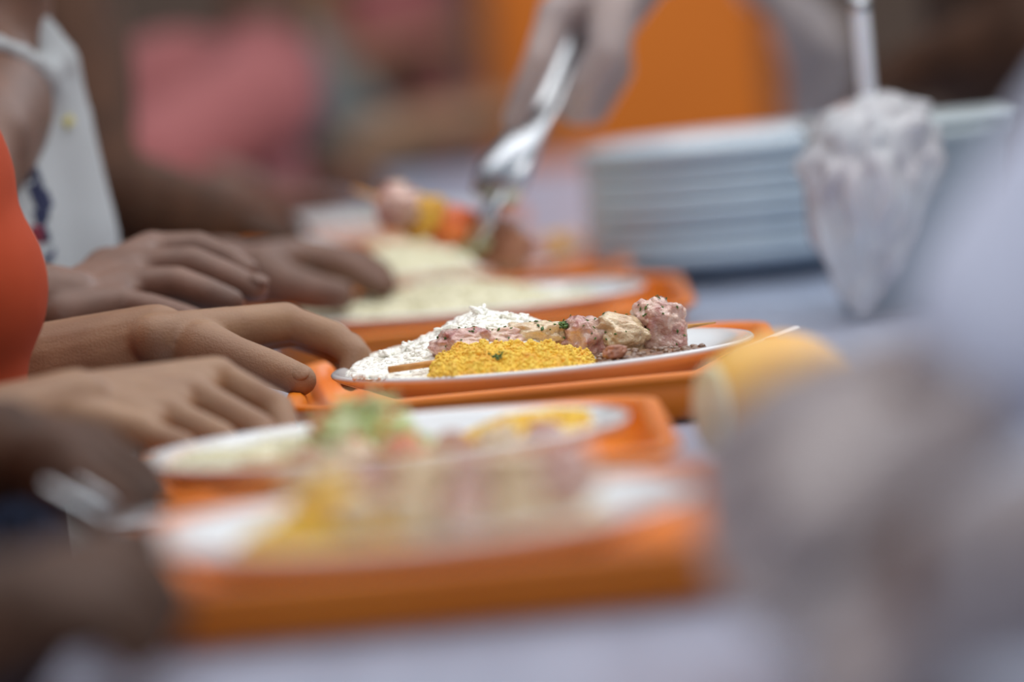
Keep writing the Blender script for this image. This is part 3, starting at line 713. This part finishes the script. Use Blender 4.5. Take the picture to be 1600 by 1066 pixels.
# --- nearest customer: two blurred hands, dark
armE = dict(side=1, elbow=P(-412, 746, 2.62), wrist=P(-2, 702, 2.72), r=(.042, .034, .026), s=1.2, vox=.003,
    kn=J((150, 702, 2.80), (143, 724, 2.775), (128, 738, 2.75), (108, 750, 2.73)),
    fingers=[J((213, 742, 2.79), (240, 778, 2.78), (234, 798, 2.77)), J((204, 758, 2.765), (224, 792, 2.755), (213, 808, 2.75)),
             J((184, 776, 2.74), (198, 804, 2.735), (188, 818, 2.73)), J((154, 786, 2.72), (168, 810, 2.715), (158, 822, 2.71))],
    thumb=J((68, 726, 2.69), (108, 761, 2.68), (148, 786, 2.68), (178, 798, 2.68)))
armF = dict(side=-1, elbow=P(-440, 1075, 2.10), wrist=P(0, 965, 2.20), r=(.044, .036, .027), s=1.15, vox=.004,
    kn=J((170, 870, 2.28), (165, 905, 2.25), (155, 940, 2.22), (140, 975, 2.195)),
    fingers=[J((235, 890, 2.28), (268, 940, 2.27), (255, 965, 2.265)), J((228, 925, 2.25), (256, 970, 2.245), (245, 995, 2.24)),
             J((215, 960, 2.22), (240, 1000, 2.215), (232, 1020, 2.21)), J((190, 995, 2.19), (210, 1025, 2.185), (205, 1040, 2.18))],
    thumb=J((80, 915, 2.26), (130, 885, 2.30), (180, 860, 2.33), (220, 845, 2.34)))
def near_shirt(mb): capsule(mb, P(-120, 800, 2.50), .042, P(-100, 950, 2.5), .05)
person('person', (-.43, 2.46), 'nearest customer at the left edge, blurred dark forearms holding the nearest tray', 'skin_dark', 'orange_cloth', 'dark_cloth', 1.52, (0, 0), [armE, armF], 1, .30, .6, depth=.16)
# fork held over the near tray
t = empty('steel_fork', P(150, 790, 2.62), 'shiny steel fork held above the left end of nearest tray', 'fork')
mb = MB(); tube(mb, [P(70, 755, 2.62), P(110, 778, 2.62), P(150, 800, 2.62), P(178, 818, 2.62)], [.006, .0045, .0035, .003], 12, flat=.35); mb.build('handle', 'steel', t)
mb = MB(); tube(mb, [P(178, 818, 2.62), P(192, 826, 2.62), P(204, 834, 2.62)], [.003, .010, .0115], 14, flat=.2); mb.build('fork_head', 'steel', t)
for k in range(4):
    o_ = V((0, .0055 * (k - 1.5), .0)); mb = MB(); tube(mb, [P(204, 834, 2.62) + o_, P(222, 846, 2.62) + o_, P(238, 852, 2.62) + o_], [.0016, .0014, .0008], 8); mb.build('tine', 'steel', t)
t = empty('steel_spoon', P(150, 770, 2.66), 'shiny steel spoon handle beside the fork under the dark hand', 'spoon')
mb = MB(); tube(mb, [P(120, 752, 2.66), P(160, 776, 2.66), P(190, 796, 2.66)], [.0045, .0035, .003], 12, flat=.4); mb.build('handle', 'steel', t)
mb = MB(); ellipsoid(mb, P(206, 808, 2.66), (.016, .011, .003), sub=3); mb.build('bowl', 'steel', t)

# --- customers further along
armQ = dict(side=-1, elbow=P(150, 300, 4.25), wrist=P(340, 345, 4.42), r=(.046, .037, .026), vox=.005, sleeve=0,
    kn=J((410, 345, 4.50), (408, 350, 4.47), (404, 356, 4.45), (400, 362, 4.43)),
    fingers=[J((450, 355, 4.5), (470, 368, 4.5), (472, 376, 4.5)), J((446, 360, 4.47), (464, 372, 4.47), (466, 380, 4.47)), J((440, 365, 4.45), (456, 378, 4.45), (458, 384, 4.45)), J((430, 370, 4.43), (444, 380, 4.43), (446, 386, 4.43))],
    thumb=J((370, 350, 4.50), (400, 345, 4.54), (430, 352, 4.56), (446, 362, 4.56)))
person('person', (-.42, 4.50), 'customer with a dark brown bare upper arm behind the white shirt', 'skin_dark', 'brown_cloth', 'dark_cloth', 1.58, (.09, 0), [armQ], 1, .26, 0, depth=.16)
def simple_arm(side, el, wr, d=.0):
    el = V(el); wr = V(wr); a = (wr - el).normalized(); y = V((0, 1, 0)) * (1 if side < 0 else -1); z = V((0, 0, -1)); kn = []; fi = []
    for i in range(4):
        k = wr + a * .075 + y * (.03 - .02 * i); kn.append(k); fi.append([k + a * .034 + z * .006, k + a * .05 + z * .026, k + a * .052 + z * .042])
    th = [wr + a * .03 + y * .028, wr + a * .055 + y * .045 + z * .01, wr + a * .078 + y * .05 + z * .018, wr + a * .095 + y * .048 + z * .026]
    return dict(side=side, elbow=el, wrist=wr, kn=kn, fingers=fi, thumb=th, vox=.005)
person('person', (-.43, 5.60), 'blurred customer in a pink shirt leaning forward over the counter', 'skin_brown', 'pink_cloth', 'denim', 1.37, (.21, 0),
       [simple_arm(-1, P(215, 275, 5.25), P(370, 300, 5.30)), simple_arm(1, P(330, 290, 5.9), P(470, 280, 5.8))], 1, .34, .95, depth=.22, belly=.02, shirt_vox=.012)
person('person', (-.235, 7.15), 'blurred customer in a grey green shirt right of the pink shirt', 'skin_tan', 'grey_cloth', 'brown_cloth', 1.34, (0, 0),
       [simple_arm(-1, (-.19, 6.98, .98), (-.03, 7.0, 1.0)), simple_arm(1, (-.19, 7.34, .98), (-.03, 7.32, 1.0))], 1, .34, .5, depth=.15, shirt_vox=.012)
person('person', (-.165, 7.75), 'farthest customer in a pink top and dark trousers beside the orange pillar', 'skin_tan', 'pink_cloth', 'dark_cloth', 1.78, (0, 0),
       [simple_arm(-1, (-.24, 7.57, 1.06), (-.15, 7.59, 1.08)), simple_arm(1, (-.22, 7.93, 1.08), (-.14, 7.91, 1.1))], 1, .34, .4, depth=.16, shirt_vox=.012)

# --- server with tongs: gloved hand above the heaped rice
armG = dict(side=1, elbow=V((.40, 4.02, 1.34)), wrist=P(1010, -60, 3.98), r=(.042, .034, .025), s=1.0, glove=True, sleeve=.6, vox=.0028,
    kn=J((868, 22, 3.95), (905, 20, 3.985), (935, 30, 4.01), (962, 46, 4.03)),
    fingers=[J((845, 92, 3.94), (822, 148, 3.945), (806, 190, 3.95)), J((905, 100, 3.99), (895, 140, 3.975), (893, 168, 3.965)),
             J((945, 102, 4.01), (922, 150, 4.0), (908, 178, 3.985)), J((968, 110, 4.03), (945, 150, 4.02), (930, 180, 4.01))],
    thumb=J((960, 10, 3.94), (950, 80, 3.925), (920, 130, 3.93), (900, 172, 3.94)))
person('person', (.56, 4.0), 'server in a white top reaching in from the right with a gloved hand on tongs', 'skin_tan', 'white_cloth', 'dark_cloth', 1.62, (-.04, 0), [armG], -1, .32, .6, depth=.18)
# tongs
t = empty('tongs', P(830, 190, 3.95), 'shiny steel serving tongs gripping the raised skewer', 'tongs')
for s, y_ in ((-1, -.012), (1, .012)):
    mb = MB(); o_ = V((0, y_, 0))
    pts = [P(940, -20, 3.99) + o_ * .2, P(893, 80, 3.985) + o_ * .8, P(855, 158, 3.975) + o_ * 1.3, P(818, 222, 3.96) + o_ * 1.5, P(785, 275, 3.95) + o_ * 1.5, P(768, 312, 3.95) + o_ * 1.3]
    tube(mb, pts, [.006, .0085, .0115, .0140, .0185, .015], 16, flat=.28, side=V((1, 0, .35))); mb.build('arm', 'steel', t)
    mb = MB(); Rm = (P(768, 312, 3.95) - P(815, 225, 3.95)).normalized().to_track_quat('Z', 'Y').to_matrix(); ellipsoid(mb, P(764, 338, 3.95) + o_ * 1.25, (.018, .006, .024), Rm, 3); mb.build('scoop', 'steel', t)
mb = MB(); tube(mb, [P(940, -20, 3.99) - V((0, .008, 0)), P(940, -20, 3.99) + V((0, .008, 0))], .007, 14); mb.build('hinge', 'steel', t)

# --- server further back at the right
armS = dict(side=1, elbow=P(1130, -200, 4.95), wrist=P(1220, -10, 4.95), r=(.042, .034, .028), s=1.15, glove=True, sleeve=0, vox=.005,
    kn=J((1262, 85, 4.93), (1258, 85, 4.96), (1252, 85, 4.99), (1245, 85, 5.02)),
    fingers=[J((1285, 130, 4.93), (1290, 165, 4.93), (1285, 190, 4.93)), J((1275, 130, 4.96), (1280, 165, 4.96), (1272, 190, 4.96)), J((1260, 130, 4.99), (1262, 160, 4.99), (1255, 182, 4.99)), J((1245, 125, 5.02), (1245, 150, 5.02), (1240, 170, 5.02))],
    thumb=J((1270, 30, 4.92), (1305, 70, 4.90), (1318, 110, 4.90), (1315, 145, 4.9)))
armT = dict(side=-1, elbow=P(1620, 60, 4.72), wrist=P(1440, 110, 4.8), r=(.045, .038, .028), vox=.006, sleeve=0,
    kn=J((1385, 120, 4.85), (1382, 128, 4.83), (1380, 136, 4.81), (1380, 142, 4.79)),
    fingers=[J((1350, 140, 4.85), (1340, 160, 4.85), (1342, 175, 4.85)), J((1350, 150, 4.83), (1342, 166, 4.83), (1344, 178, 4.83)), J((1352, 156, 4.81), (1345, 170, 4.81), (1347, 182, 4.81)), J((1356, 160, 4.79), (1350, 172, 4.79), (1352, 184, 4.79))],
    thumb=J((1410, 110, 4.86), (1385, 105, 4.88), (1360, 112, 4.9), (1345, 122, 4.9)))
person('person', (.56, 5.0), 'blurred server in brown clothes behind the tub at the upper right', 'skin_dark', 'brown_cloth', 'dark_cloth', 1.55, (-.09, 0), [armT, armS], -1, .34, .4, depth=.22)

# --- nearest server at the right, very blurred
armH = dict(side=1, elbow=P(2000, -40, 2.05), wrist=P(1490, 640, 2.05), r=(.044, .034, .026), s=1.12, glove=True, sleeve=1.78, vox=.004,
    kn=J((1255, 655, 2.10), (1245, 715, 2.07), (1245, 780, 2.04), (1265, 840, 2.02)),
    fingers=[J((1160, 680, 2.12), (1125, 730, 2.12), (1130, 780, 2.11)), J((1160, 760, 2.09), (1135, 815, 2.09), (1145, 860, 2.08)),
             J((1175, 835, 2.06), (1160, 885, 2.06), (1175, 925, 2.05)), J((1205, 900, 2.03), (1200, 945, 2.03), (1215, 975, 2.02))],
    thumb=J((1400, 600, 2.15), (1310, 610, 2.2), (1230, 640, 2.22), (1180, 680, 2.22)))
armI = dict(side=-1, elbow=V((.36, 1.78, 1.05)), wrist=P(1520, 900, 1.95), r=(.046, .040, .030), s=1.1, glove=True, sleeve=.4, vox=.004,
    kn=J((1400, 880, 2.02), (1390, 940, 2.0), (1395, 1000, 1.98), (1410, 1060, 1.96)),
    fingers=[J((1320, 900, 2.03), (1290, 950, 2.03), (1290, 1000, 2.02)), J((1310, 970, 2.0), (1285, 1020, 2.0), (1290, 1060, 2.0)),
             J((1320, 1040, 1.98), (1300, 1080, 1.98), (1305, 1110, 1.98)), J((1340, 1100, 1.96), (1320, 1140, 1.96), (1325, 1165, 1.96))],
    thumb=J((1470, 850, 2.05), (1400, 830, 2.1), (1340, 840, 2.12), (1290, 860, 2.13)))
person('person', (.60, 1.93), 'nearest server at the right edge, a huge blurred gloved hand in a lavender sleeve', 'skin_brown', 'lavender_cloth', 'dark_cloth', 1.60, (-.05, 0), [armH, armI], -1, .32, 1.5, depth=.20)
